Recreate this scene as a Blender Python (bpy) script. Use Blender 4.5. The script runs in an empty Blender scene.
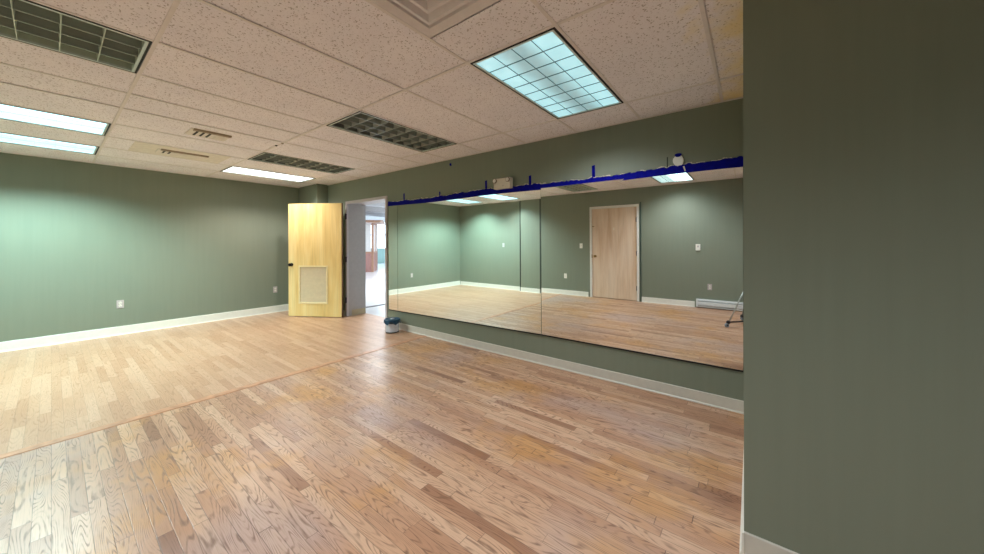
import bpy, bmesh, math, random
from mathutils import Vector, Matrix
random.seed(7)
C = bpy.context.scene.collection
S = bpy.context.scene

# ------------------------------------------------------------ materials
def newmat(name):
    m = bpy.data.materials.new(name); m.use_nodes = True
    return m, m.node_tree, m.node_tree.nodes['Principled BSDF']
def lin(c):
    return tuple(((v/255)/12.92 if v/255 <= .04045 else ((v/255+.055)/1.055)**2.4) for v in c) + (1,)
def N(nt, t, **kw):
    n = nt.nodes.new(t)
    for k, v in kw.items():
        if k.startswith('i_'):
            n.inputs[int(k[2:])].default_value = v
        else: setattr(n, k, v)
    return n
def M2(nt, op, a, b=None, c=None):
    n = nt.nodes.new('ShaderNodeMath'); n.operation = op
    for i, v in enumerate((a, b, c)):
        if v is None: continue
        if isinstance(v, (int, float)): n.inputs[i].default_value = v
        else: nt.links.new(v, n.inputs[i])
    return n.outputs[0]
def mixc(nt, fac, a, b, mode='MIX'):
    n = nt.nodes.new('ShaderNodeMix'); n.data_type = 'RGBA'; n.blend_type = mode
    for s, v in ((0, fac), (6, a), (7, b)):
        if isinstance(v, (int, float, tuple)): n.inputs[s].default_value = v
        else: nt.links.new(v, n.inputs[s])
    return n.outputs[2]
def maprange(nt, v, a, b, c=0., d=1., smooth=False):
    n = nt.nodes.new('ShaderNodeMapRange'); n.clamp = True
    if smooth: n.interpolation_type = 'SMOOTHSTEP'
    nt.links.new(v, n.inputs[0])
    for i, x in enumerate((a, b, c, d)): n.inputs[i+1].default_value = x
    return n.outputs[0]
def coords(nt):
    tc = nt.nodes.new('ShaderNodeTexCoord'); s = nt.nodes.new('ShaderNodeSeparateXYZ')
    nt.links.new(tc.outputs['Object'], s.inputs[0])
    return tc.outputs['Object'], s.outputs[0], s.outputs[1], s.outputs[2]
def comb(nt, x, y, z):
    n = nt.nodes.new('ShaderNodeCombineXYZ')
    for i, v in enumerate((x, y, z)):
        if isinstance(v, (int, float)): n.inputs[i].default_value = v
        else: nt.links.new(v, n.inputs[i])
    return n.outputs[0]
def noise(nt, vec, scale, detail=2, rough=.5, dist=0):
    n = nt.nodes.new('ShaderNodeTexNoise'); nt.links.new(vec, n.inputs['Vector'])
    n.inputs['Scale'].default_value = scale; n.inputs['Detail'].default_value = detail
    n.inputs['Roughness'].default_value = rough; n.inputs['Distortion'].default_value = dist
    return n.outputs['Fac']
def plain(name, rgb, rough=.5, metal=0, spec=.5, var=.04, scale=20):
    m, nt, b = newmat(name)
    v, x, y, z = coords(nt)
    n = noise(nt, v, scale, 3)
    c = lin(rgb)
    lo = tuple(k*(1-var) for k in c[:3]) + (1,); hi = tuple(min(1, k*(1+var)) for k in c[:3]) + (1,)
    nt.links.new(mixc(nt, maprange(nt, n, .3, .7), lo, hi), b.inputs['Base Color'])
    b.inputs['Roughness'].default_value = rough; b.inputs['Metallic'].default_value = metal
    b.inputs['Specular IOR Level'].default_value = spec
    return m
def bump(nt, b, h, strength, dist=.002):
    n = nt.nodes.new('ShaderNodeBump'); n.inputs['Strength'].default_value = strength
    n.inputs['Distance'].default_value = dist
    nt.links.new(h, n.inputs['Height']); nt.links.new(n.outputs[0], b.inputs['Normal'])

def wall_mat(name, rgb):
    m, nt, b = newmat(name)
    v, x, y, z = coords(nt)
    h = M2(nt, 'ADD', x, y)
    st = noise(nt, comb(nt, M2(nt, 'MULTIPLY', h, 26.), M2(nt, 'MULTIPLY', z, 1.1), 0), 1., 3)
    bl = noise(nt, v, 1.3, 3)
    c = lin(rgb)
    a = tuple(k*.975 for k in c[:3]) + (1,); d = tuple(k*1.025 for k in c[:3]) + (1,)
    col = mixc(nt, maprange(nt, st, .3, .7), a, d)
    col = mixc(nt, maprange(nt, bl, .35, .65, 0, .25), col, (c[0]*1.12, c[1]*1.03, c[2]*.98, 1))
    nt.links.new(col, b.inputs['Base Color'])
    b.inputs['Roughness'].default_value = .55; b.inputs['Specular IOR Level'].default_value = .3
    bump(nt, b, noise(nt, v, 260, 2), .12, .001)
    return m

def wood_floor_mat():
    m, nt, b = newmat('oak_strip_floor')
    v, x, y, z = coords(nt)
    W = .0572
    xs = M2(nt, 'DIVIDE', x, W); row = M2(nt, 'FLOOR', xs); fx = M2(nt, 'FRACT', xs)
    far = M2(nt, 'GREATER_THAN', y, 3.72)
    w1 = nt.nodes.new('ShaderNodeTexWhiteNoise'); w1.noise_dimensions = '2D'
    nt.links.new(comb(nt, row, far, 0), w1.inputs['Vector'])
    yo = M2(nt, 'ADD', y, M2(nt, 'MULTIPLY', w1.outputs['Value'], 7.3))
    Lr = M2(nt, 'MULTIPLY_ADD', w1.outputs['Value'], .35, .55)
    ys = M2(nt, 'DIVIDE', yo, Lr); seg = M2(nt, 'FLOOR', ys); fy = M2(nt, 'FRACT', ys)
    w2 = nt.nodes.new('ShaderNodeTexWhiteNoise'); w2.noise_dimensions = '3D'
    nt.links.new(comb(nt, row, seg, far), w2.inputs['Vector'])
    r = w2.outputs['Value']
    sep = nt.nodes.new('ShaderNodeSeparateColor'); nt.links.new(w2.outputs['Color'], sep.inputs[0])
    r2, r3 = sep.outputs[1], sep.outputs[2]
    off = M2(nt, 'MULTIPLY', r, 91.)
    # cathedral grain: contour lines of a stretched noise
    gv = comb(nt, M2(nt, 'MULTIPLY', x, 11.), M2(nt, 'MULTIPLY', y, 1.25), off)
    g = noise(nt, gv, 1., 1.2, .4, .12)
    freq = M2(nt, 'MULTIPLY_ADD', r2, 150., 90.)
    rings = M2(nt, 'SINE', M2(nt, 'MULTIPLY', g, freq))
    ringm = maprange(nt, rings, .25, .95)
    brk = noise(nt, comb(nt, M2(nt, 'MULTIPLY', x, 60.), M2(nt, 'MULTIPLY', y, 9.), off), 1., 2)
    ringm = M2(nt, 'MULTIPLY', ringm, maprange(nt, brk, .40, .62, .15, 1.))
    fine = noise(nt, comb(nt, M2(nt, 'MULTIPLY', x, 420.), M2(nt, 'MULTIPLY', y, 9.), off), 1., 3)
    # plank colours
    ramp = nt.nodes.new('ShaderNodeValToRGB'); nt.links.new(r, ramp.inputs[0])
    e = ramp.color_ramp.elements
    e[0].position = 0; e[0].color = lin(NEAR[0])
    e[1].position = 1; e[1].color = lin(NEAR[3])
    for p_, c_ in ((.06, NEAR[1]), (.5, NEAR[2])):
        q = ramp.color_ramp.elements.new(p_); q.color = lin(c_)
    ramp2 = nt.nodes.new('ShaderNodeValToRGB'); nt.links.new(r3, ramp2.inputs[0])
    e = ramp2.color_ramp.elements
    e[0].color = lin(FAR[0]); e[1].color = lin(FAR[1])
    q = ramp2.color_ramp.elements.new(.5); q.color = lin(FAR[2])
    # worn / amber patches of the old varnish
    patch = noise(nt, comb(nt, M2(nt, 'MULTIPLY', x, 1.), M2(nt, 'MULTIPLY', y, .8), 3.), 1.7, 4, .6)
    near = ramp.outputs[0]
    near = mixc(nt, maprange(nt, patch, .50, .66, 0, .6, True), near, lin(AMBER))
    greyn = noise(nt, comb(nt, x, M2(nt, 'MULTIPLY', y, .6), 11.), 1.1, 4, .6)
    near = mixc(nt, maprange(nt, greyn, .48, .68, 0, .6, True), near, lin(GREY))
    col = mixc(nt, far, near, ramp2.outputs[0])
    gs = M2(nt, 'MULTIPLY_ADD', far, -.52, .70)
    col = mixc(nt, M2(nt, 'MULTIPLY', ringm, gs), col, lin(GRAIN))
    col = mixc(nt, maprange(nt, fine, .48, .72, 0, .28), col, lin((126, 88, 58)))
    # dark stains
    st = noise(nt, comb(nt, M2(nt, 'MULTIPLY', x, 9.), M2(nt, 'MULTIPLY', y, 3.2), 5.), 1., 3, .6)
    col = mixc(nt, M2(nt, 'MULTIPLY', maprange(nt, st, .68, .78, 0, .5), M2(nt, 'SUBTRACT', 1., M2(nt, 'MULTIPLY', far, .6))), col, lin((92, 58, 38)))
    # gaps
    ex = M2(nt, 'MINIMUM', fx, M2(nt, 'SUBTRACT', 1., fx))
    ey = M2(nt, 'MULTIPLY', M2(nt, 'MINIMUM', fy, M2(nt, 'SUBTRACT', 1., fy)), 10.)
    gap = maprange(nt, M2(nt, 'MINIMUM', ex, ey), .012, .032, 1, 0)
    gapn = noise(nt, comb(nt, row, M2(nt, 'MULTIPLY', y, 3.), 0), 1., 2)
    gap = M2(nt, 'MULTIPLY', gap, maprange(nt, gapn, .35, .65, .25, .85))
    gap = M2(nt, 'MULTIPLY', gap, M2(nt, 'MULTIPLY_ADD', far, -.6, 1.))
    col = mixc(nt, gap, col, lin((70, 46, 32)))
    nt.links.new(col, b.inputs['Base Color'])
    rn = noise(nt, comb(nt, x, M2(nt, 'MULTIPLY', y, .7), 21.), 2.4, 3)
    rr = maprange(nt, rn, .3, .7, .285, .38)
    rr = M2(nt, 'ADD', rr, M2(nt, 'MULTIPLY', ringm, .12))
    nt.links.new(rr, b.inputs['Roughness'])
    b.inputs['Specular IOR Level'].default_value = .62
    hh = M2(nt, 'SUBTRACT', M2(nt, 'MULTIPLY', ringm, -.35), gap)
    hh = M2(nt, 'ADD', hh, M2(nt, 'MULTIPLY', r2, .5))
    bump(nt, b, hh, .25, .0015)
    return m
NEAR = [(148, 104, 80), (180, 136, 108), (197, 154, 124), (214, 178, 150)]
FAR = [(188, 144, 114), (208, 170, 142), (198, 156, 126)]
AMBER = (204, 148, 80); GREY = (186, 164, 160); GRAIN = (106, 70, 50)

def ceiling_mat():
    m, nt, b = newmat('fissured_ceiling_tile')
    v, x, y, z = coords(nt)
    base = noise(nt, v, 3., 2)
    col = mixc(nt, maprange(nt, base, .3, .7), lin((244, 240, 246)), lin((252, 248, 252)))
    w = nt.nodes.new('ShaderNodeTexVoronoi'); w.inputs['Scale'].default_value = 84.
    w.inputs['Randomness'].default_value = 1.
    wv = comb(nt, M2(nt, 'ADD', x, M2(nt, 'MULTIPLY', noise(nt, v, 60, 2), .02)), M2(nt, 'MULTIPLY', y, .75), 0)
    nt.links.new(wv, w.inputs['Vector'])
    d = maprange(nt, w.outputs['Distance'], .22, .36, 1, 0)
    pick = maprange(nt, noise(nt, v, 38, 2), .42, .52)
    d = M2(nt, 'MULTIPLY', d, pick)
    f2 = maprange(nt, noise(nt, v, 190, 2), .60, .70, 0, .5)
    d2 = M2(nt, 'MAXIMUM', d, f2)
    col = mixc(nt, M2(nt, 'MULTIPLY', d2, .62), col, lin((120, 98, 82)))
    # yellow water stain beside the projecting wall
    s = maprange(nt, y, -.2, .42, 1, 0)
    s = M2(nt, 'MULTIPLY', s, maprange(nt, x, 1.3, 1.75))
    sn = noise(nt, v, 3.2, 4, .6)
    stn = maprange(nt, M2(nt, 'ADD', M2(nt, 'MULTIPLY', s, .62), M2(nt, 'MULTIPLY', sn, .7)), .54, .80, 0, .8)
    col = mixc(nt, stn, col, lin((246, 226, 150)))
    nt.links.new(col, b.inputs['Base Color'])
    b.inputs['Roughness'].default_value = .9; b.inputs['Specular IOR Level'].default_value = .15
    bump(nt, b, d2, -.5, .002)
    return m

def door_mat(name, c1, c2, c3, ax):
    m, nt, b = newmat(name)
    v, x, y, z = coords(nt)
    u = (x, y)[ax]
    g = noise(nt, comb(nt, M2(nt, 'MULTIPLY', u, 5.), M2(nt, 'MULTIPLY', z, .55), 2.), 1., 4, .6, .4)
    g2 = noise(nt, comb(nt, M2(nt, 'MULTIPLY', u, 60.), M2(nt, 'MULTIPLY', z, 1.5), 2.), 1., 3)
    ramp = nt.nodes.new('ShaderNodeValToRGB'); nt.links.new(g, ramp.inputs[0])
    e = ramp.color_ramp.elements
    e[0].position = .3; e[0].color = lin(c1); e[1].position = .72; e[1].color = lin(c3)
    q = e.new(.5); q.color = lin(c2)
    col = mixc(nt, maprange(nt, g2, .45, .7, 0, .25), ramp.outputs[0], lin(tuple(int(k*.72) for k in c2)))
    nt.links.new(col, b.inputs['Base Color'])
    b.inputs['Roughness'].default_value = .38
    return m

def lens_mat(name, rgb, side, mid, xc, half, oneside=False):
    """lit diffuser: brighter over the tubes, dimmer along the middle of the fixture"""
    m, nt, b = newmat(name)
    v, x, y, z = coords(nt)
    t = M2(nt, 'DIVIDE', M2(nt, 'ABSOLUTE', M2(nt, 'SUBTRACT', y, xc)), half)
    st = maprange(nt, t, .1, .62, mid, side, True)
    st = M2(nt, 'MULTIPLY', st, maprange(nt, noise(nt, v, 9, 2), .3, .7, .88, 1.1))
    if oneside: st = M2(nt, 'MULTIPLY', st, maprange(nt, y, .0, .05, 1., .28))
    b.inputs['Base Color'].default_value = (.4, .45, .45, 1)
    b.inputs['Roughness'].default_value = .4
    b.inputs['Emission Color'].default_value = lin(rgb)
    nt.links.new(st, b.inputs['Emission Strength'])
    return m
def emit(name, rgb, s):
    m, nt, b = newmat(name)
    v, x, y, z = coords(nt)
    b.inputs['Base Color'].default_value = (.5, .5, .5, 1)
    b.inputs['Emission Color'].default_value = lin(rgb)
    nt.links.new(maprange(nt, noise(nt, v, .8, 3), .3, .7, s*.8, s*1.1), b.inputs['Emission Strength'])
    return m

WALL = wall_mat('sage_green_paint', (127, 136, 121))
FLOOR = wood_floor_mat()
CEIL = ceiling_mat()
TBAR = plain('ceiling_grid_paint', (232, 226, 224), .5)
BASE = plain('vinyl_base', (206, 204, 194), .4, var=.03)
BASEW = plain('white_base_paint', (232, 232, 224), .4, var=.03)
FRAME = plain('grey_door_frame_paint', (196, 190, 194), .4)
GREYP = plain('grey_reveal_paint', (172, 170, 170), .45)
KICK = plain('tan_kick_plate', (184, 172, 140), .35)
DOOR = door_mat('yellow_maple_door', (212, 174, 104), (232, 202, 134), (240, 220, 162), 0)
DOOR2 = door_mat('pale_maple_door', (208, 176, 146), (226, 202, 178), (234, 216, 198), 1)
EDGE = plain('door_edge', (120, 84, 48), .5)
STRIPM = plain('threshold_oak', (196, 146, 114), .35, var=.2, scale=14)
WHITE = plain('white_paint', (228, 228, 224), .4)
CREAM = plain('cream_plastic', (222, 214, 200), .45)
PLATE = plain('steel_plate', (190, 182, 184), .35, .2)
IVORY = plain('ivory_plastic', (236, 234, 226), .35)
DARKP = plain('dark_slot', (26, 24, 24), .6)
BLACK = plain('black_gap', (14, 15, 18), .6)
HINGE = plain('bronze_hinge', (74, 70, 78), .4, .6)
KNOB = plain('dark_bronze_knob', (36, 32, 32), .28, .8)
BRASS = plain('aged_brass', (150, 122, 80), .3, .9)
LOUV = plain('beige_louver', (236, 220, 188), .45)
LOUVF = plain('louver_frame', (232, 214, 166), .4)
TAPE = plain('blue_masking_tape', (6, 10, 128), .8, spec=.1, var=.2, scale=30)
TORN = plain('torn_paint', (214, 206, 184), .8)
SILVER = plain('brushed_silver', (190, 196, 196), .3, .9)
HOUS = plain('fixture_housing_enamel', (190, 204, 190), .35, .0)
BLADE = plain('louver_blade', (206, 216, 200), .3, .1)
HOUSD = plain('smoked_housing', (112, 120, 118), .35, .0)
BLADED = plain('dark_blade', (150, 158, 150), .3, .2)
BLADEB = plain('smoked_louver_blade', (186, 190, 184), .3, .1)
FRIM = plain('fixture_rim', (208, 222, 220), .35, .2)
DIFF = plain('air_diffuser_enamel', (228, 222, 222), .4)
REG = plain('register_enamel', (230, 222, 214), .45)
REGD = plain('register_shade_tan', (150, 132, 112), .5)  # darker register tone with shade in its colour; also tan for small fittings
PATCHT = plain('aged_tile', (232, 226, 216), .9, var=.08)
PAIL = plain('white_pail_plastic', (206, 212, 224), .35, var=.15, scale=14)
LID = plain('dark_teal_lid', (14, 66, 96), .35, var=.3, scale=14)
RUB = plain('black_rubber', (22, 24, 30), .5)
BLUEG = plain('caster_wheel_grey', (150, 168, 184), .35)
HEAT = plain('heater_enamel', (218, 224, 226), .35)
LOBF = plain('lobby_tile', (226, 228, 232), .22, var=.03, scale=2)
LOBW = plain('lobby_white', (232, 232, 230), .6)
LOBG = plain('lobby_grey_beam', (176, 176, 178), .6)
LOBT = plain('lobby_teal_wall', (178, 212, 204), .6)
BOOTHW = plain('booth_white_panel', (226, 226, 224), .5)
BOOTHB = plain('booth_wood', (176, 136, 112), .45, var=.15)
BOOTHR = plain('booth_red_panel', (172, 128, 122), .5, var=.15)
WINL = emit('window_daylight', (206, 228, 250), 5.)

m_, nt_, b_ = newmat('mirror_silver')
b_.inputs['Metallic'].default_value = 1; b_.inputs['Roughness'].default_value = 0.0
b_.inputs['Base Color'].default_value = (.90, .925, .91, 1)
MIRROR = m_

# ------------------------------------------------------------ mesh helpers
def bm_new(): return bmesh.new()
def box(bm, x0, x1, y0, y1, z0, z1, mtx=None, mi=0):
    v = [bm.verts.new(Vector((x, y, z))) for x in (x0, x1) for y in (y0, y1) for z in (z0, z1)]
    if mtx:
        for q in v: q.co = mtx @ q.co
    for f in ((0,1,3,2),(4,6,7,5),(0,4,5,1),(2,3,7,6),(0,2,6,4),(1,5,7,3)):
        fc = bm.faces.new([v[i] for i in f]); fc.material_index = mi
    return v
def cyl(bm, a, b, r0, r1=None, n=20, caps=True, mi=0):
    a = Vector(a); b = Vector(b); r1 = r0 if r1 is None else r1
    d = (b-a).normalized(); t = Vector((0,0,1)) if abs(d.z) < .9 else Vector((1,0,0))
    u = d.cross(t).normalized(); w = d.cross(u)
    A = [bm.verts.new(a+(u*math.cos(k*2*math.pi/n)+w*math.sin(k*2*math.pi/n))*r0) for k in range(n)]
    B = [bm.verts.new(b+(u*math.cos(k*2*math.pi/n)+w*math.sin(k*2*math.pi/n))*r1) for k in range(n)]
    for k in range(n):
        f = bm.faces.new((A[k], A[(k+1)%n], B[(k+1)%n], B[k])); f.smooth = True; f.material_index = mi
    if caps: bm.faces.new(A[::-1]).material_index = mi; bm.faces.new(B).material_index = mi
def lathe(bm, prof, o=(0,0,0), ax='z', n=28):
    o = Vector(o); rings = []
    for r, h in prof:
        rg = []
        for k in range(n):
            c, s = math.cos(k*2*math.pi/n)*r, math.sin(k*2*math.pi/n)*r
            p = {'z': (c, s, h), 'x': (h, c, s), 'y': (s, h, c)}[ax]
            rg.append(bm.verts.new(o+Vector(p)))
        rings.append(rg)
    for a, b in zip(rings, rings[1:]):
        for k in range(n):
            f = bm.faces.new((a[k], a[(k+1)%n], b[(k+1)%n], b[k])); f.smooth = True
    bm.faces.new(rings[0][::-1]); bm.faces.new(rings[-1])
def prism(bm, pts, axis, a, b):
    """pts: 2D outline extruded along axis from a to b"""
    def P(p, t):
        return {'x': (t, p[0], p[1]), 'y': (p[0], t, p[1]), 'z': (p[0], p[1], t)}[axis]
    A = [bm.verts.new(P(p, a)) for p in pts]; B = [bm.verts.new(P(p, b)) for p in pts]
    n = len(pts)
    for k in range(n): bm.faces.new((A[k], A[(k+1)%n], B[(k+1)%n], B[k]))
    bm.faces.new(A[::-1]); bm.faces.new(B)
def obj(name, bm, mat, parent=None, bevel=0, loc=None):
    bmesh.ops.recalc_face_normals(bm, faces=bm.faces)
    me = bpy.data.meshes.new(name); bm.to_mesh(me); bm.free()
    o = bpy.data.objects.new(name, me); C.objects.link(o)
    for m in (mat if isinstance(mat, (list, tuple)) else [mat]): me.materials.append(m)
    if parent:
        o.parent = parent; o.matrix_parent_inverse = Matrix.Translation(-parent.location) if False else Matrix.Identity(4)
    if loc: o.location = loc
    if bevel:
        md = o.modifiers.new('bevel', 'BEVEL'); md.width = bevel; md.segments = 2; md.limit_method = 'ANGLE'
    return o
def struct(name, bm, mat, parent=None, bevel=0, loc=None):
    o = obj(name, bm, mat, parent, bevel, loc)
    if not parent: o['kind'] = 'structure'
    return o
def thing(name, label, cat, loc=(0,0,0), rz=0, group=None):
    o = bpy.data.objects.new(name, None); C.objects.link(o)
    o.location = loc; o.rotation_euler = (0, 0, rz); o['label'] = label; o['category'] = cat
    if group: o['group'] = group
    return o
def tag(o, label, cat, group=None):
    o['label'] = label; o['category'] = cat
    if group: o['group'] = group
    return o
def dup(root, loc, rz, label, group=None):
    r = root.copy(); C.objects.link(r); r.location = loc; r.rotation_euler = (0, 0, rz); r['label'] = label
    if group: r['group'] = group
    for ch in list(root.children):
        c = ch.copy(); C.objects.link(c); c.parent = r
        for g in ch.children:
            d = g.copy(); C.objects.link(d); d.parent = c
    return r

# ------------------------------------------------------------ room dimensions (metres)
XM = 3.249      # mirror wall face
YF = 7.277      # far wall face
XO = -1.19      # wall opposite the mirrors
YB = -3.0       # wall behind the camera
H = 2.438
XP, YP = 1.785, .029   # projecting wall on the right
OY0, OY1, OZ = 4.60, 5.84, 2.075   # doorway in the mirror wall (outer edge of frame)
D2 = (1.90, 2.93, 2.06)            # closed door in the opposite wall
CAMZ = 1.3209

# floor
b = bm_new(); box(b, XO-.12, XM+.37, YB, YF+.1, -.06, 0); struct('floor', b, FLOOR)
# transition strip across the floor
b = bm_new(); prism(b, [(3.66, .0005), (3.665, .004), (3.735, .004), (3.74, .0005)], 'x', XO+.012, XM-.016)
struct('trim_1', b, STRIPM)

# far wall
b = bm_new(); box(b, XO-.12, XM+.37, YF, YF+.12, 0, H+.12); struct('wall_far', b, WALL)
# mirror wall with doorway
b = bm_new()
box(b, XM, XM+.37, OY1, YF, 0, H+.12); box(b, XM, XM+.37, YP-.1, OY0, 0, H+.12)
box(b, XM, XM+.37, OY0, OY1, OZ, H+.12)
struct('wall_mirror_side', b, WALL)
# boxed chase in the far corner
b = bm_new(); box(b, 3.045, XM, 6.50, YF, 0, H+.05); struct('wall_corner_chase', b, WALL)
# projecting wall right of the camera
b = bm_new(); box(b, XP, XM+.37, YB, YP, 0, H+.12); struct('wall_right', b, WALL)
# opposite wall in sections with narrow joints, door hole
b = bm_new()
G = [(4.995, .012), (4.365, .03)]
box(b, XO-.14, XO-.09, G[0][0]+G[0][1]/2, YF, 0, H+.12)
box(b, XO-.12, XO, G[1][0]+G[1][1]/2, G[0][0]-G[0][1]/2, 0, H+.12)
box(b, XO-.12, XO, D2[1], G[1][0]-G[1][1]/2, 0, H+.12)
box(b, XO-.12, XO, YB, D2[0], 0, H+.12)
box(b, XO-.12, XO, D2[0], D2[1], D2[2], H+.12)
box(b, XO-.16, XO-.12, YB, YF, 0, H+.12)
struct('wall_opposite', b, WALL)
b = bm_new(); box(b, XO-.12, XM+.37, YB-.12, YB, 0, H+.12); struct('wall_back', b, WALL)

# ------------------------------------------------------------ baseboards (cove profile with bright toe)
def base(name, a, bb, axis, face, sgn, h, mat, hide=()):
    """along axis from a to bb on plane `face`, protruding sgn"""
    b = bm_new()
    prof = [(face, 0), (face+sgn*.016, 0), (face+sgn*.015, .006), (face+sgn*.008, .013), (face+sgn*.007, h-.004), (face+sgn*.004, h), (face, h)]
    prism(b, prof, axis, a, bb)
    return struct(name, b, mat)
base('baseboard_far', XO-.075, 3.03, 'x', YF, -1, .125, BASEW)
base('baseboard_mirror_side', YP+.017, OY0-.005, 'y', XM, -1, .098, BASE)
base('baseboard_mirror_side_end', OY1+.01, 6.48, 'y', XM, -1, .098, BASE)
base('baseboard_right', YB+.02, YP, 'y', XP, -1, .098, BASE)
base('baseboard_right_return', XP-.014, XM-.02, 'x', YP, 1, .098, BASEW)
base('baseboard_opposite', G[0][0]+G[0][1]/2, YF-.02, 'y', XO-.09, 1, .11, BASEW)
base('baseboard_opposite_middle', G[1][0]+G[1][1]/2, G[0][0]-G[0][1]/2, 'y', XO, 1, .11, BASEW)
base('baseboard_opposite_door', D2[1]+.07, G[1][0]-G[1][1]/2, 'y', XO, 1, .11, BASEW)
base('baseboard_opposite_heater', .85, D2[0]-.075, 'y', XO, 1, .11, BASEW)

JOINT = plain('joint_shade_green', (22, 30, 27), .7)  # near-black strips stand in for the shade inside the wall joints
b = bm_new(); box(b, XO+.0002, XO+.010, 4.968, 4.988, 0, H-.002); struct('trim_5', b, JOINT)
b = bm_new(); box(b, XO-.1195, XO-.002, G[1][0]-.0149, G[1][0]+.0149, 0, H+.003); struct('trim_6', b, JOINT)

# ------------------------------------------------------------ suspended ceiling
cols = [XO-.10, -.864, .355, 1.574, 2.793, XM]
rows = [YB, -2.861, -2.252, -1.642, -1.033, -.423, .187, .80, 1.405, 2.015, 2.625, 3.22, 3.69, 4.13, 4.73, 5.335, 5.955, 6.56, YF]
FIX = {(1, 3), (1, 7), (1, 10), (1, 14), (1, 16), (3, 7), (3, 10), (3, 14), (3, 16)}
fixture_cells = {}
b = bm_new()
for i in range(5):
    for j in range(len(rows)-1):
        x0, x1, y0, y1 = cols[i], cols[i+1], rows[j], rows[j+1]
        if (i, j) in FIX:
            fixture_cells[(i, j)] = (x0, x1, y0, y1); continue
        zz = H + .004 + random.choice((0, 0, .001, .003))
        if (i, j) == (2, 7):
            box(b, .355, .66, y0, y1, zz, zz+.016); box(b, 1.27, x1, y0, y1, zz, zz+.016); continue
        box(b, x0, x1, y0, y1, zz, zz+.016)
struct('ceiling', b, CEIL)
b = bm_new()
tw = .010
for i, xx in enumerate(cols[1:-1]):
    o_ = .0005*i
    box(b, xx-tw, xx+tw, YB, YF-.001, H, H+.0035)
for yy in rows[1:-1]:
    for i in range(5):
        box(b, cols[i]+(tw if i else 0), cols[i+1]-(tw if i < 4 else 0), yy-tw, yy+tw, H+.0005, H+.0035)
# wall angle
box(b, XO, XO+.02, YB, YF, H-.001, H+.003); box(b, XM-.02, XM, YP, YF, H-.001, H+.003)
box(b, XO+.02, XM-.02, YF-.02, YF, H-.001, H+.003)
struct('trim_2', b, TBAR)
# slab above so no light leaks
b = bm_new(); box(b, XO-.12, XM+.37, YB-.12, YF+.12, H+.16, H+.22); struct('ceiling_slab', b, LOBG)

# ------------------------------------------------------------ troffer fixtures
def troffer(cell, lit, label, rgb=None, side=1., mid=.5, blade=BLADE, nx=8, ny=4, bar=.003, oneside=False, dark=None):
    x0, x1, y0, y1 = cell; g = .014; dark = dark or BLADED
    x0 += g; x1 -= g; y0 += g; y1 -= g
    t = thing('ceiling_light', label, 'ceiling light', ((x0+x1)/2, (y0+y1)/2, H), 0, 'troffer lights in the tile ceiling')
    cx_, cy_ = (x0+x1)/2, (y0+y1)/2; hx, hy = (x1-x0)/2, (y1-y0)/2
    # black strips standing in for the shadow gap round the fixture, + housing
    b = bm_new(); k = .009
    for (a0, a1, c0, c1) in ((-hx, hx, -hy, -hy+k), (-hx, hx, hy-k, hy), (-hx, -hx+k, -hy+k, hy-k), (hx-k, hx, -hy+k, hy-k)):
        box(b, a0, a1, c0, c1, -.002, .012)
    obj('shadow_gap', b, BLACK, t)
    b = bm_new(); k2 = k+.014
    for (a0, a1, c0, c1) in ((-hx+k, hx-k, -hy+k, -hy+k2), (-hx+k, hx-k, hy-k2, hy-k), (-hx+k, -hx+k2, -hy+k2, hy-k2), (hx-k2, hx-k, -hy+k2, hy-k2)):
        box(b, a0, a1, c0, c1, -.001, .012)
    obj('frame', b, FRIM, t, .001)
    ix, iy = hx-k2, hy-k2
    b = bm_new(); top = .10
    box(b, -ix-.004, ix+.004, -iy-.004, iy+.004, top, top+.006)
    for (a0, a1, c0, c1) in ((-ix-.004, ix+.004, -iy-.004, -iy), (-ix-.004, ix+.004, iy, iy+.004), (-ix-.004, -ix, -iy, iy), (ix, ix+.004, -iy, iy)):
        box(b, a0, a1, c0, c1, .012, top)
    obj('housing', b, HOUS if blade is BLADE else HOUSD, t)
    if lit:
        b = bm_new(); box(b, -ix, ix, -iy, iy, .006, .010)
        obj('diffuser', b, lens_mat('lit_lens', rgb, side, mid, 0., iy, oneside), t)
        b = bm_new()
        for n in range(1, nx): 
            xx = -ix+2*ix*n/nx; box(b, xx-bar/2, xx+bar/2, -iy, iy, .001, .006)
        for n in range(1, ny):
            yy = -iy+2*iy*n/ny; box(b, -ix, ix, yy-bar/2, yy+bar/2, .0015, .0055)
        obj('grid', b, plain('lens_rib', (96, 128, 132), .5) if bar > .0025 else emit('lens_rib_lit', (150, 212, 222), .8), t)
    else:
        for n in range(2):
            b = bm_new(); yy = (-.5+n)*iy
            cyl(b, (-ix+.03, yy, .075), (ix-.03, yy, .075), .013, n=12); obj('tube', b, plain('unlit_tube', (150, 158, 156), .3), t)
        for n in range(1, ny):
            b = bm_new(); yy = -iy+2*iy*n/ny
            prism(b, [(yy-.004, .002), (yy+.004, .002), (yy+.006, .016), (yy+.013, .046), (yy-.013, .046), (yy-.006, .016)], 'x', -ix, ix)
            obj('blade', b, dark, t)
        b = bm_new()
        for n in range(1, nx):
            xx = -ix+2*ix*n/nx
            prism(b, [(xx-.002, .001), (xx+.002, .001), (xx+.005, .044), (xx-.005, .044)], 'y', -iy, iy)
        obj('louver', b, blade, t)
    return t
CY = (166, 222, 230)
troffer(fixture_cells[(3, 7)], True, 'lit cyan ceiling light nearest the projecting wall, largest lit panel in view', CY, .74, .36, bar=.0028)
troffer(fixture_cells[(1, 7)], True, 'lit ceiling light above the camera, seen only in the right mirror', (206, 240, 240), 3.4, 3.0, oneside=True)
troffer(fixture_cells[(1, 3)], True, 'added unseen ceiling light behind the camera, brightening the projecting wall', CY, 1.0, .8)  # fixture added out of view to light the projecting wall
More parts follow.
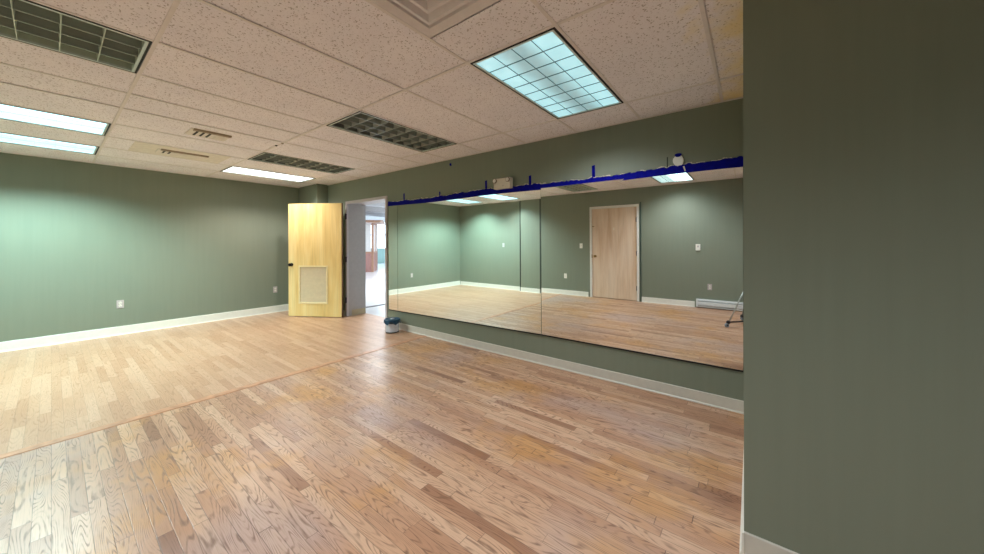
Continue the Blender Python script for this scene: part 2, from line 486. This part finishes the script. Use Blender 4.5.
troffer(fixture_cells[(1, 10)], False, 'large unlit ceiling light with grey-green louvers at the top left corner of the photo', blade=BLADE)
troffer(fixture_cells[(1, 14)], True, 'lit pale cyan ceiling light at the left, the larger of the lit left pair', (180, 232, 242), 1.6, 1.3, bar=.002)
troffer(fixture_cells[(1, 16)], True, 'lit pale cyan ceiling light at the left, the one closest to the far green wall', (178, 226, 234), 1.45, 1.05, bar=.002)
troffer(fixture_cells[(3, 10)], False, 'unlit ceiling light with dark louvers between the air diffuser and the mirror wall', blade=BLADEB)
troffer(fixture_cells[(3, 14)], False, 'unlit brownish ceiling light farther back, just before the lit one near the open door', blade=BLADEB)
troffer(fixture_cells[(3, 16)], True, 'lit bright white ceiling light above the open wooden door', (240, 246, 240), 2.5, 2.3)

# lamps of the lit fixtures
def lamps(cell, col, w, size=150, blend=.75):
    x0, x1, y0, y1 = cell
    for k in range(3):
        ld = bpy.data.lights.new('troffer_lamp', 'SPOT'); ld.energy = w; ld.color = col
        ld.spot_size = math.radians(size); ld.spot_blend = blend; ld.shadow_soft_size = .0
        o = bpy.data.objects.new('troffer_lamp', ld); C.objects.link(o)
        o.location = (x0+(x1-x0)*(k+.5)/3, (y0+y1)/2, H-.012)
E0 = 1.0
lamps(fixture_cells[(3, 7)], (.92, .96, 1.), 22*E0)
lamps(fixture_cells[(1, 3)], (.93, .95, 1.), 22*E0)  # lamps of the added unseen fixture behind the camera
lamps(fixture_cells[(1, 7)], (.92, .95, 1.), 27*E0)
lamps(fixture_cells[(1, 14)], (.78, .98, 1.), 50*E0, 142, .6)
lamps(fixture_cells[(1, 16)], (.66, .99, .97), 78*E0, 142, .6)
lamps(fixture_cells[(3, 16)], (1., .92, .86), 28*E0, 142, .6)

# ------------------------------------------------------------ four-way air diffuser
ax0, ax1, ay0, ay1 = .66, 1.27, .80, 1.405
t = thing('air_diffuser', 'square cream ceiling air diffuser with stepped rings at the top edge of the photo', 'air vent', ((ax0+ax1)/2, (ay0+ay1)/2, H))
hx, hy = (ax1-ax0)/2-.012, (ay1-ay0)/2-.012
def ringsq(b, a, z0, c, z1):
    A = [b.verts.new((sx*a, sy*a*hy/hx, z0)) for sx, sy in ((-1,-1),(1,-1),(1,1),(-1,1))]
    B = [b.verts.new((sx*c, sy*c*hy/hx, z1)) for sx, sy in ((-1,-1),(1,-1),(1,1),(-1,1))]
    for k in range(4): b.faces.new((A[k], A[(k+1)%4], B[(k+1)%4], B[k]))
b = bm_new(); ringsq(b, hx, .001, hx-.012, -.004); ringsq(b, hx-.012, -.004, hx-.055, .004); ringsq(b, hx-.055, .004, hx-.085, .06)
b.verts.new((0,0,.061)); ringsq(b, hx-.085, .06, .002, .0601)
obj('frame', b, DIFF, t)
b = bm_new()
for q in range(3):
    a = hx-.075-.062*q
    ringsq(b, a, .003, a-.020, .000); ringsq(b, a-.020, .000, a-.055, .038)
obj('cone', b, DIFF, t)
b = bm_new(); box(b, -.045, .045, -.045, .045, .006, .012); obj('centre_plate', b, DIFF, t, .003)

# ------------------------------------------------------------ small supply registers
def register(cx_, cy_, w, d, label, slots):
    t = thing('ceiling_register', label, 'air vent', (cx_, cy_, H), 0, 'small supply registers in the ceiling')
    b = bm_new()
    prism(b, [(-d/2, .003), (-d/2+.02, -.006), (d/2-.02, -.006), (d/2, .003)], 'x', -w/2, w/2)
    obj('face', b, REG, t)
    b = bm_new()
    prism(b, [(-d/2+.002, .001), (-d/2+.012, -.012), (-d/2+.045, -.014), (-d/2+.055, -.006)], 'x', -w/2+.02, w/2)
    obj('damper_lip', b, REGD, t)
    for k in range(slots):
        b = bm_new(); xx = -w/2+.06+k*.05
        box(b, xx-.009, xx+.009, -d/2+.07, d/2-.06, -.0085, -.005); obj('slot', b, DARKP, t)
    b = bm_new()
    for k in range(6):
        xx = -w/2+.06+slots*.05+k*.022
        if xx < w/2-.04: box(b, xx-.002, xx+.002, -d/2+.07, d/2-.05, -.011, -.005)
    obj('vane', b, REG, t)
register(.985, 4.44, .32, .30, 'small beige ceiling register with three black slots, nearer the camera', 3)
register(1.0, 5.65, .46, .27, 'small pale ceiling register in a yellowed tile, nearer the far wall', 2)
b = bm_new(); box(b, .56, 1.42, 5.345, 5.94, H+.001, H+.003); struct('ceiling_tile_yellowed', b, PATCHT)
# screw heads left in the grid bar
for k, (xx, yy) in enumerate(((1.56, 4.30), (1.57, 4.16))):
    b = bm_new(); lathe(b, [(.012, 0), (.012, -.004), (.006, -.01)], (xx, yy, H-.0005), n=12)
    tag(obj('ceiling_hook', b, DARKP if k == 0 else REGD), ('dark' if k == 0 else 'tan') + ' small round stud in the ceiling grid beside the beige register row', 'ceiling fitting')

# ------------------------------------------------------------ mirrors
def mirror(y0, y1, zb0, zb1, zt, label, tilt, yaw, off):
    """pane hung on the wall, top leaning out a little; y0 < y1"""
    b = bm_new(); mid = (y0+y1)/2; g = .003
    pts = [(y0+g, zb0), (y1-g, zb1), (y1-g, zt), (y0+g, zt)]
    fr, bk = [], []
    for y, z in pts:
        x = XM-off-(z-.3)*math.tan(tilt)-(y-mid)*math.tan(yaw)
        fr.append(b.verts.new((x, y, z))); bk.append(b.verts.new((x+.006, y, z)))
    b.faces.new(fr); b.faces.new(bk[::-1])
    for k in range(4): b.faces.new((fr[k], fr[(k+1)%4], bk[(k+1)%4], bk[k]))
    o = obj('wall_mirror', b, MIRROR); tag(o, label, 'mirror', 'wall mirrors under the blue tape')
    b = bm_new()
    A = [b.verts.new((XM-off-(zz-.3)*math.tan(tilt)-(yy-mid)*math.tan(yaw)-dx, yy, zz+dz)) for (yy, zz) in ((y0+g, zb0), (y1-g, zb1)) for dx, dz in ((-.012, -.010), (.003, -.010), (.003, .003), (-.012, .003))]
    for k in range(4): b.faces.new((A[k], A[(k+1)%4], A[4+(k+1)%4], A[4+k]))
    b.faces.new(A[:4][::-1]); b.faces.new(A[4:])
    obj('mirror_channel', b, BLACK, o)
    return o
TILT3, TILT2 = .0068, .0024
YAW2 = -.003
mirror(.052, 1.817, .331, .327, 1.912, 'large right wall mirror reflecting the closed pale wooden door', TILT3, .005, .012)
mirror(1.817, 4.326, .327, .280, 1.912, 'large middle wall mirror reflecting the green room corner', TILT2, YAW2, .013)
mirror(4.326, 4.556, .280, .276, 1.916, 'narrow strip of wall mirror beside the doorway', TILT2, .002, .010)

# ------------------------------------------------------------ blue tape along the mirror tops
XT = XM-.023
b = bm_new(); n = 300; y_a, y_b = .034, 4.556
pv = None
def ztop(y):
    f = (y-y_a)/(y_b-y_a)
    r = random.Random(int(y*37)); j = r.uniform(-.006, .006)
    return 1.972+.012*math.sin(y*2.6+1.2)+.004*math.sin(y*17)+j+.002*random.uniform(-1, 1)
def zbot(y): return 1.900+.006*math.sin(y*3.+.4)
tops = []
for k in range(n+1):
    y = y_a+(y_b-y_a)*k/n; zt = ztop(y); tops.append((y, zt)); zb = zbot(y)
    q = [b.verts.new(p_) for p_ in ((XT, y, zb), (XT, y, zt-.012), (XM-.002, y, zt), (XM-.002, y, zb+.014))]
    if pv:
        for a_ in range(3): b.faces.new((pv[a_], pv[a_+1], q[a_+1], q[a_]))
        b.faces.new((pv[3], pv[0], q[0], q[3]))
    else: b.faces.new(q)
    pv = q
b.faces.new(pv[::-1])
tape = obj('painters_tape', b, TAPE); tag(tape, 'long dark blue tape strip along the top edge of the mirrors', 'tape')
b = bm_new()
for k in range(n):
    y, zt = tops[k]; y2, zt2 = tops[k+1]
    r = random.Random(k//3+5).random()
    if r < .55:
        hgt = .004+.007*random.random()*(1.5 if r < .2 else .7)
        box(b, XM-.0022, XM-.0005, y, y2, min(zt, zt2)-.006, max(zt, zt2)+hgt-.003)
    elif len(b.verts): obj('torn_edge', b, TORN, tape); b = bm_new()
if len(b.verts): obj('torn_edge', b, TORN, tape)
for y, zt, w in ((4.18, 2.075, .030), (3.407, 2.030, .022), (2.592, 2.090, .028), (1.964, 2.075, .030), (1.238, 2.085, .032)):
    b = bm_new()
    prism(b, [(y-w/2, 1.965), (y+w/2, 1.965), (y+w/2+.002, zt-.004), (y-w/2+.003, zt)], 'x', XM-.003, XM-.0005)
    obj('tape_tab', b, TAPE, tape)
b = bm_new(); prism(b, [(3.18, 2.352), (3.215, 2.355), (3.222, 2.385), (3.19, 2.392)], 'x', XM-.002, XM-.0004)
tag(obj('tape_scrap', b, TAPE), 'small dark blue scrap of tape high on the wall above the middle mirror', 'tape')

# emergency light above the middle mirror
t = thing('emergency_light', 'cream emergency light box with two round heads on the wall above the mirrors', 'emergency light', (XM-.070, 2.297, 1.950))
b = bm_new(); box(b, -.015, .046, -.118, .118, 0, .122); obj('body', b, CREAM, t, .008)
b = bm_new(); box(b, .046, .0696, -.08, .08, .058, .116); obj('mounting_plate', b, CREAM, t)
for s in (-1, 1):
    b = bm_new(); lathe(b, [(.020, -.012), (.026, -.018), (.028, -.030), (.024, -.034)], (0, s*.092, .094), 'x'); hd = obj('lamp_head', b, REGD, t)
    b = bm_new(); lathe(b, [(.022, -.0335), (.018, -.037)], (0, s*.092, .094), 'x'); obj('lens', b, IVORY, hd)
b = bm_new(); lathe(b, [(.004, -.0152), (.003, -.019)], (0, -.02, .03), 'x', 10); obj('indicator', b, DARKP, t)

# oval white fitting above the right mirror
t = thing('wall_fitting', 'white oval wall fitting with blue tape on its top, above the right mirror', 'wall fitting', (XM, .497, 1.965))
b = bm_new()
pts = [(.040*math.cos(a)*(1+.08*math.sin(2*a+.4)), .052+.050*math.sin(a)*(1+.06*math.cos(3*a))) for a in [k*2*math.pi/24 for k in range(24)]]
prism(b, pts, 'x', -.016, -.001); obj('plate', b, IVORY, t, .004)
b = bm_new(); pts = [(.026*math.cos(a)*(1+.12*math.sin(3*a)), .098+.017*math.sin(a)*(1+.1*math.cos(2*a))) for a in [k*2*math.pi/16 for k in range(16)]]
prism(b, pts, 'x', -.020, -.0165); obj('tape_piece', b, TAPE, t)
b = bm_new(); prism(b, [(-.048, -.002), (-.036, -.004), (-.050, -.046), (-.058, -.042)], 'x', -.0260, -.0240); obj('paper_tag', b, TORN, t)
# narrow dark cable cover beside it
b = bm_new(); box(b, XM-.004, XM-.0005, .577, .586, 1.975, 2.062)
tag(obj('wall_cable', b, plain('dark_green_cable', (44, 58, 46), .6)), 'short dark vertical line of cable on the wall left of the oval fitting', 'cable')

# ------------------------------------------------------------ doorway: frame, reveal, leaf
b = bm_new(); fw_ = .048
box(b, XM-.014, XM+.02, OY0, OY0+fw_, 0, OZ); box(b, XM-.014, XM+.02, OY1-fw_, OY1, 0, OZ)
box(b, XM-.014, XM+.02, OY0+fw_, OY1-fw_, OZ-fw_, OZ)
d1 = struct('door_1', b, FRAME, bevel=.003)
b = bm_new()
box(b, XM+.02, XM+.37, OY1-.030, OY1-.0005, 0, OZ-.03); box(b, XM+.02, XM+.37, OY0+.0005, OY0+.02, 0, OZ-.03)
box(b, XM+.02, XM+.37, OY0+.0005, OY1-.0005, OZ-.03, OZ-.0005)
obj('reveal', b, GREYP, d1)
b = bm_new(); box(b, XM+.09, XM+.366, OY1-.034, OY1-.0305, .006, .105); obj('kick_plate', b, KICK, d1)
b = bm_new(); box(b, XM+.0005, XM+.012, OY0+fw_, OY0+fw_+.003, .92, 1.02); obj('strike_plate', b, BRASS, d1)
# leaf, hinged at the far jamb and swung back into the room
hinge = Vector((3.165, 5.800, 0)); th = math.atan2(-.50873, .86093)  # rotation so local +y is leaf direction
lf = bpy.data.objects.new('door_leaf', None)
bpy.data.objects.remove(lf)
b = bm_new(); Lw, LT, Z0, Z1 = 1.02, .044, .012, 2.035
cu0, cu1, cz0, cz1 = .285, .79, .265, .895
# leaf: x local = along leaf, y local = thickness (face towards the camera at y=0)
for (a0, a1, c0, c1) in ((0, cu0, Z0, Z1), (cu1, Lw, Z0, Z1), (cu0, cu1, Z0, cz0), (cu0, cu1, cz1, Z1)):
    box(b, a0, a1, 0, LT, c0, c1)
leaf = struct('door_1_leaf', b, DOOR)
leaf.location = hinge; leaf.rotation_euler = (0, 0, math.atan2(.86093, -.50873))
b = bm_new()
for (a0, a1, c0, c1) in ((-.002, 0, Z0, Z1), (Lw, Lw+.002, Z0, Z1)): box(b, a0, a1, .001, LT-.001, c0, c1)
obj('edge_band', b, EDGE, leaf)
b = bm_new(); q = .028
for ys0, ys1 in ((LT+.0005, LT+.010), (-.010, -.0005)):
    box(b, cu0-q, cu0, ys0, ys1, cz0-q, cz1+q); box(b, cu1, cu1+q, ys0, ys1, cz0-q, cz1+q)
    box(b, cu0, cu1, ys0, ys1, cz0-q, cz0); box(b, cu0, cu1, ys0, ys1, cz1, cz1+q)
gr = obj('grille_frame', b, LOUVF, leaf, .002)
b = bm_new(); ns = 30
for k in range(ns):
    z = cz0+(cz1-cz0)*(k+.5)/ns; hz = (cz1-cz0)/ns/2
    prism(b, [(LT+.002, z-hz*.95), (LT+.004, z-hz*.7), (LT*.5, z+hz*1.3), (-.002, z-hz*.6), (-.001, z-hz*.95), (LT*.5, z+hz*.8)], 'x', cu0+.0005, cu1-.0005)
obj('louver', b, LOUV, leaf)
for sgn, y_ in ((1, LT), (-1, 0)):
    b = bm_new(); lathe(b, [(.030, 0), (.031, .005*sgn), (.013, .008*sgn), (.011, .030*sgn), (.026, .038*sgn), (.030, .052*sgn), (.024, .064*sgn), (.005, .067*sgn)], (.955, y_, .937), 'y')
    obj('knob', b, KNOB, leaf)
b = bm_new(); box(b, Lw+.002, Lw+.004, .012, .032, .90, .97); obj('latch_plate', b, KNOB, leaf)
for z in (.30, 1.03, 1.80):
    b = bm_new()
    c_ = Vector((3.205, 5.79, z)); cyl(b, (c_.x, c_.y, z-.055), (c_.x, c_.y, z+.055), .009, n=12)
    box(b, c_.x, XM-.0145, c_.y-.001, c_.y+.003, z-.05, z+.05)
    box(b, c_.x, c_.x+.012, c_.y-.028, c_.y, z-.05, z+.05)
    obj('hinge', b, HINGE, d1)

# ------------------------------------------------------------ closed door in the opposite wall
y0, y1, zt = D2; fr = .055
b = bm_new()
box(b, XO-.10, XO+.014, y0-fr+.03, y0+.02, 0, zt+.03); box(b, XO-.10, XO+.014, y1-.02, y1+fr-.03, 0, zt+.03)
box(b, XO-.10, XO+.014, y0+.02, y1-.02, zt-.02, zt+.03)
d2 = struct('door_2', b, WHITE, bevel=.003)
b = bm_new(); box(b, XO-.05, XO-.008, y0+.024, y1-.024, .012, zt-.024); obj('leaf', b, DOOR2, d2)
b = bm_new(); lathe(b, [(.028, 0), (.028, .005), (.012, .008), (.011, .03), (.026, .038), (.028, .052), (.015, .062)], (XO-.008, y1-.10, .955), 'x'); obj('knob', b, BRASS, d2)
b = bm_new(); box(b, XO-.006, XO+.016, y1-.03, y1-.018, .91, .99); obj('strike_plate', b, BRASS, d2)
for z in (.28, 1.03, 1.76):
    b = bm_new(); cyl(b, (XO+.004, y0+.026, z-.05), (XO+.004, y0+.026, z+.05), .010, n=12); obj('hinge', b, HINGE, d2)
b = bm_new(); box(b, XO-.007, XO-.004, 2.40, 2.412, 1.54, 1.60); obj('hook_plate', b, IVORY, d2)
b = bm_new(); box(b, XO-.007, XO+.010, y1-.075, y1-.03, 1.63, 1.645); obj('latch_bar', b, BRASS, d2)
b = bm_new(); box(b, XO-.0005, XO+.012, y0-fr-.012, y0-fr+.006, .0, 2.13)
struct('trim_3', b, plain('dark_green_strip', (52, 74, 66), .5))

# ------------------------------------------------------------ outlets and switches (local: y to the side, x out of the wall)
def outlet(loc, rz, label, plate=PLATE):
    t = thing('wall_outlet', label, 'wall outlet', loc, rz, 'wall outlets')
    b = bm_new(); box(b, 0.0004, .006, -.036, .036, -.058, .058); obj('cover_plate', b, plate, t, .002)
    for s in (-1, 1):
        b = bm_new(); lathe(b, [(.017, .006), (.0165, .009)], (0, 0, s*.020), 'x', 20); r_ = obj('receptacle', b, IVORY, t)
        b = bm_new(); box(b, .009, .0095, -.008, -.005, s*.020-.003, s*.020+.007); box(b, .009, .0095, .005, .008, s*.020-.003, s*.020+.006)
        box(b, .009, .0095, -.002, .002, s*.020-.011, s*.020-.007); obj('slot', b, DARKP, r_)
    return t
def switch(loc, rz, label, plate=IVORY):
    t = thing('light_switch', label, 'light switch', loc, rz, 'wall switches')
    b = bm_new(); box(b, .0004, .006, -.036, .036, -.058, .058); obj('cover_plate', b, plate, t, .002)
    b = bm_new(); prism(b, [(-.010, -.004), (.010, -.004), (.010, .004), (-.010, .004)], 'x', .006, .008); obj('toggle_slot', b, DARKP, t)
    b = bm_new(); box(b, .006, .018, -.004, .004, .0, .010); obj('toggle', b, IVORY, t)
    return t
outlet((.609, YF, .445), -math.pi/2, 'double wall outlet on the far green wall, left of the open door by some metres')
outlet((2.616, YF, .435), -math.pi/2, 'double wall outlet on the far green wall, right beside the open wooden door')
outlet((XO, 3.575, .455), 0, 'white double outlet low on the wall left of the closed door in the mirror', IVORY)
outlet((XO, .60, .41), 0, 'grey double outlet above the baseboard heater seen in the mirror')
switch((XO, 3.17, 1.19), 0, 'white light switch beside the closed door, seen in the right mirror')
switch((XO-.09, 5.60, 1.24), 0, 'grey light switch on the green wall near the room corner in the middle mirror', PLATE)
t = thing('thermostat', 'white rectangular thermostat on the wall above the heater, seen in the right mirror', 'thermostat', (XO, .79, 1.17))
b = bm_new(); box(b, .0004, .026, -.040, .040, -.062, .062); obj('housing', b, IVORY, t, .006)
b = bm_new(); box(b, .026, .028, -.014, .014, .0, .034); obj('dial_window', b, PLATE, t)

# baseboard heater
t = thing('baseboard_heater', 'white electric baseboard heater along the foot of the wall, seen in the mirror', 'heater', (XO, .12, .02))
b = bm_new(); L_ = .70
prism(b, [(.002, 0), (.055, 0), (.055, .012), (.020, .022), (.018, .030), (.062, .036), (.062, .098), (.022, .108), (.020, .114), (.055, .122), (.050, .142), (.002, .148)], 'y', -L_, L_)
for v in b.verts: pass
obj('casing', b, HEAT, t)
for s in (-1, 1):
    b = bm_new(); box(b, .001, .064, s*L_-.03 if s > 0 else s*L_-.001, s*L_+.001 if s > 0 else s*L_+.03, -.001, .149); obj('end_cap', b, HEAT, t, .003)
b = bm_new(); box(b, .010, .019, -L_+.03, L_-.03, .020, .118); obj('heating_fin', b, DARKP, t)

# ------------------------------------------------------------ pail by the doorway
t = thing('pail', 'small white pail with a dark teal lid on the floor beside the doorway', 'pail', (3.085, 4.255, 0))
b = bm_new(); lathe(b, [(.088, .0), (.092, .003), (.093, .02), (.104, .160), (.104, .162)]); obj('body', b, PAIL, t)
b = bm_new(); lathe(b, [(.0935, .0), (.0955, .002), (.0965, .016), (.094, .017)]); obj('base_ring', b, RUB, t)
b = bm_new(); lathe(b, [(.105, .140), (.113, .142), (.114, .172), (.118, .176), (.118, .192), (.110, .197), (.100, .190), (.020, .190), (.002, .190)]); ld_ = obj('lid', b, LID, t)
random.seed(3)
for k in range(6):
    b = bm_new()
    a = k*1.05+.3; r0 = .118
    p0 = Vector((math.cos(a)*r0, math.sin(a)*r0, .188)); 
    hh = .045+.03*random.random()
    A_ = [(math.cos(a+da)*(.1175+.004*abs(s_)), math.sin(a+da)*(.1175+.004*abs(s_))) for s_, da in ((-1, -.32), (0, 0), (1, .32))]
    vs = [b.verts.new((A_[i][0], A_[i][1], .185)) for i in range(3)] + [b.verts.new((A_[i][0]*1.03, A_[i][1]*1.03, .185-hh*(.6 if i != 1 else 1))) for i in (2, 1, 0)]
    b.faces.new(vs)
    sk = obj('draped_wrap', b, LID, t); sk.modifiers.new('s', 'SOLIDIFY').thickness = .002
b = bm_new(); box(b, -.03, .02, -.03, .015, .191, .204); obj('lid_sticker', b, PAIL, t, .004)
b = bm_new()
pr = None
for k in range(13):
    a = math.pi*k/12; p_ = Vector((.112*math.cos(a), -.060-.055*math.sin(a), .150-.060*math.sin(a)))
    if pr is not None: cyl(b, pr, p_, .002, n=8)
    pr = p_
obj('handle', b, SILVER, t)

# ------------------------------------------------------------ camera tripod on casters (only its leg shows in the mirror)
t = thing('rolling_tripod', 'silver tripod leg with a black foot and grey caster wheel, seen in the right mirror', 'tripod', (0, 0, 0))
b = bm_new(); cyl(b, (0, 0, .40), (0, 0, 1.10), .014); obj('column', b, SILVER, t)
b = bm_new(); lathe(b, [(.03, 1.10), (.035, 1.105), (.035, 1.14), (.02, 1.15)]); obj('head', b, RUB, t)
b = bm_new(); lathe(b, [(.035, .60), (.045, .605), (.045, .66), (.02, .68)]); obj('hub', b, RUB, t)
for k in range(3):
    a = math.radians(45+120*k); d = Vector((math.cos(a), math.sin(a), 0))
    ft = d*.375
    b = bm_new(); cyl(b, (ft*.93)+Vector((0, 0, .085)), d*.04+Vector((0, 0, .64)), .010, n=14); obj('leg', b, SILVER, t)
    b = bm_new(); cyl(b, d*.02+Vector((0, 0, .075)), ft+Vector((0, 0, .075)), .012, n=12)
    lathe(b, [(.020, .055), (.026, .06), (.026, .09), (.014, .10)], ft*.97); obj('dolly_arm', b, RUB, t)
    b = bm_new(); pp = Vector((-d.y, d.x, 0))
    c0 = ft+d*.012+Vector((0, 0, .032))
    cyl(b, c0-pp*.012, c0+pp*.012, .0315, n=24); w_ = obj('wheel', b, BLUEG, t)
    b = bm_new(); cyl(b, c0-pp*.016, c0+pp*.016, .010, n=14); obj('axle', b, RUB, w_)

# ------------------------------------------------------------ lobby beyond the doorway
LX0, LX1, LY0, LY1, LH = XM+.37, 17., 4.0, 19.5, 3.1
b = bm_new(); box(b, LX0, LX1, LY0-.1, LY1+.1, -.06, -.002); struct('floor_lobby', b, LOBF)
b = bm_new(); box(b, LX0+.02, LX0+3.0, 6.27, 6.37, -.002, .004); struct('trim_4', b, plain('lobby_joint', (70, 68, 72), .5))
b = bm_new(); box(b, LX0, LX1, LY0-.1, LY1+.1, LH, LH+.1); struct('ceiling_lobby', b, LOBW)
b = bm_new()
for k in range(5): box(b, LX0+.2, LX1-.1, 7.2+k*2.3, 7.5+k*2.3, LH-.30, LH-.001)
struct('ceiling_lobby_beams', b, LOBG)
b = bm_new(); box(b, LX0-.0, LX1, LY0-.2, LY0-.1, 0, LH); struct('wall_lobby_right', b, LOBW)
b = bm_new(); box(b, LX0-.12, LX0-.002, YF+.12, LY1, 0, LH); struct('wall_lobby_left', b, LOBW)
b = bm_new(); box(b, LX0, LX1, LY1, LY1+.1, 0, 1.0); struct('wall_lobby_far', b, LOBT)
b = bm_new(); box(b, LX1, LX1+.1, LY0-.2, LY1, 0, LH); box(b, LX0, LX1, LY1, LY1+.1, 2.7, LH); struct('wall_lobby_side', b, LOBW)
b = bm_new()
for k in range(8): box(b, LX0+.1+k*1.66, LX0+.18+k*1.66, LY1-.02, LY1+.05, 1.0, 2.7)
box(b, LX0, LX1, LY1-.02, LY1+.05, 1.85, 1.91)
w = struct('window_1', b, WHITE)
b = bm_new(); box(b, LX0, LX1, LY1+.06, LY1+.08, 1.0, 2.7); obj('pane', b, WINL, w)
# timber booth standing in the lobby
t = thing('lobby_booth', 'timber booth with white panels and red-brown base standing in the bright lobby', 'booth', (9.0, 13.83, 0))
ang = math.atan2(14.98-13.83, 9.97-9.0)
t.rotation_euler = (0, 0, ang)
for nm, m_, bx in (('base_panel', BOOTHR, ((0, 1.5, 0, .05, 0, .85), (0, .05, .05, 1.6, 0, .85))),
                   ('white_panel', BOOTHW, ((.08, 1.42, .01, .04, .93, 2.2), (.01, .04, .10, 1.5, .93, 2.2)))):
    for q in bx:
        b = bm_new(); box(b, *q); obj(nm, b, m_, t)
for px_, py_ in ((0, 0), (1.42, 0), (0, 1.55), (.70, 0), (0, .75)):
    b = bm_new(); box(b, px_-.02, px_+.08, py_-.02, py_+.08, 0, 2.25); obj('post', b, BOOTHB, t)
b = bm_new(); box(b, -.02, 1.5, -.02, .08, .85, .93); box(b, -.02, .08, .08, 1.6, .85, .93); obj('rail', b, BOOTHB, t)
b = bm_new(); prism(b, [(-.35, 2.26), (1.85, 2.26), (1.7, 2.36), (.75, 2.44), (-.2, 2.36)], 'y', -.35, 1.9); obj('roof', b, BOOTHB, t)
# area lamps added under the lobby ceiling to brighten it, no fixtures there
def area(loc, sx, sy, e, col, rot=(0, 0, 0)):
    ld = bpy.data.lights.new('lobby_fill', 'AREA'); ld.shape = 'RECTANGLE'; ld.size = sx; ld.size_y = sy; ld.energy = e; ld.color = col
    o = bpy.data.objects.new('lobby_fill', ld); C.objects.link(o); o.location = loc; o.rotation_euler = rot
area((6.2, 8.5, LH-.32), 2., 2., 150, (.92, .97, 1.))
area((10.6, 11.0, LH-.05), 3., 3., 190, (.92, .97, 1.))

# ------------------------------------------------------------ camera
F_PX, CX, CY0, YAW, ROLL = 338.34, 493.2, 243.0, .9177, -.0019
cd = bpy.data.cameras.new('camera'); cam = bpy.data.objects.new('camera', cd); C.objects.link(cam)
cd.sensor_width = 36; cd.lens = F_PX/984*36; cd.clip_start = .02; cd.clip_end = 100
cd.shift_y = (CY0-277)/984; cd.shift_x = (492-CX)/984
Fv = Vector((math.sin(YAW), math.cos(YAW), 0)); Rv = Vector((math.cos(YAW), -math.sin(YAW), 0)); Uv = Vector((0, 0, 1))
R2 = Rv*math.cos(ROLL)+Uv*math.sin(ROLL); U2 = Uv*math.cos(ROLL)-Rv*math.sin(ROLL)
mt = Matrix((R2, U2, -Fv)).transposed().to_4x4(); mt.translation = Vector((0, 0, CAMZ))
cam.matrix_world = mt
S.camera = cam

# ------------------------------------------------------------ world and colour management
w = bpy.data.worlds.new('world'); S.world = w; w.use_nodes = True
w.node_tree.nodes['Background'].inputs[0].default_value = (.6, .7, .8, 1)
w.node_tree.nodes['Background'].inputs[1].default_value = .3
S.view_settings.view_transform = 'Standard'; S.view_settings.look = 'None'
S.view_settings.gamma = 1; S.view_settings.use_curve_mapping = False
S.view_settings.exposure = 0.42
S.cycles.max_bounces = 10; S.cycles.diffuse_bounces = 6; S.cycles.glossy_bounces = 5
S.cycles.sample_clamp_indirect = 6
S.cycles.caustics_reflective = True
S.cycles.use_denoising = True
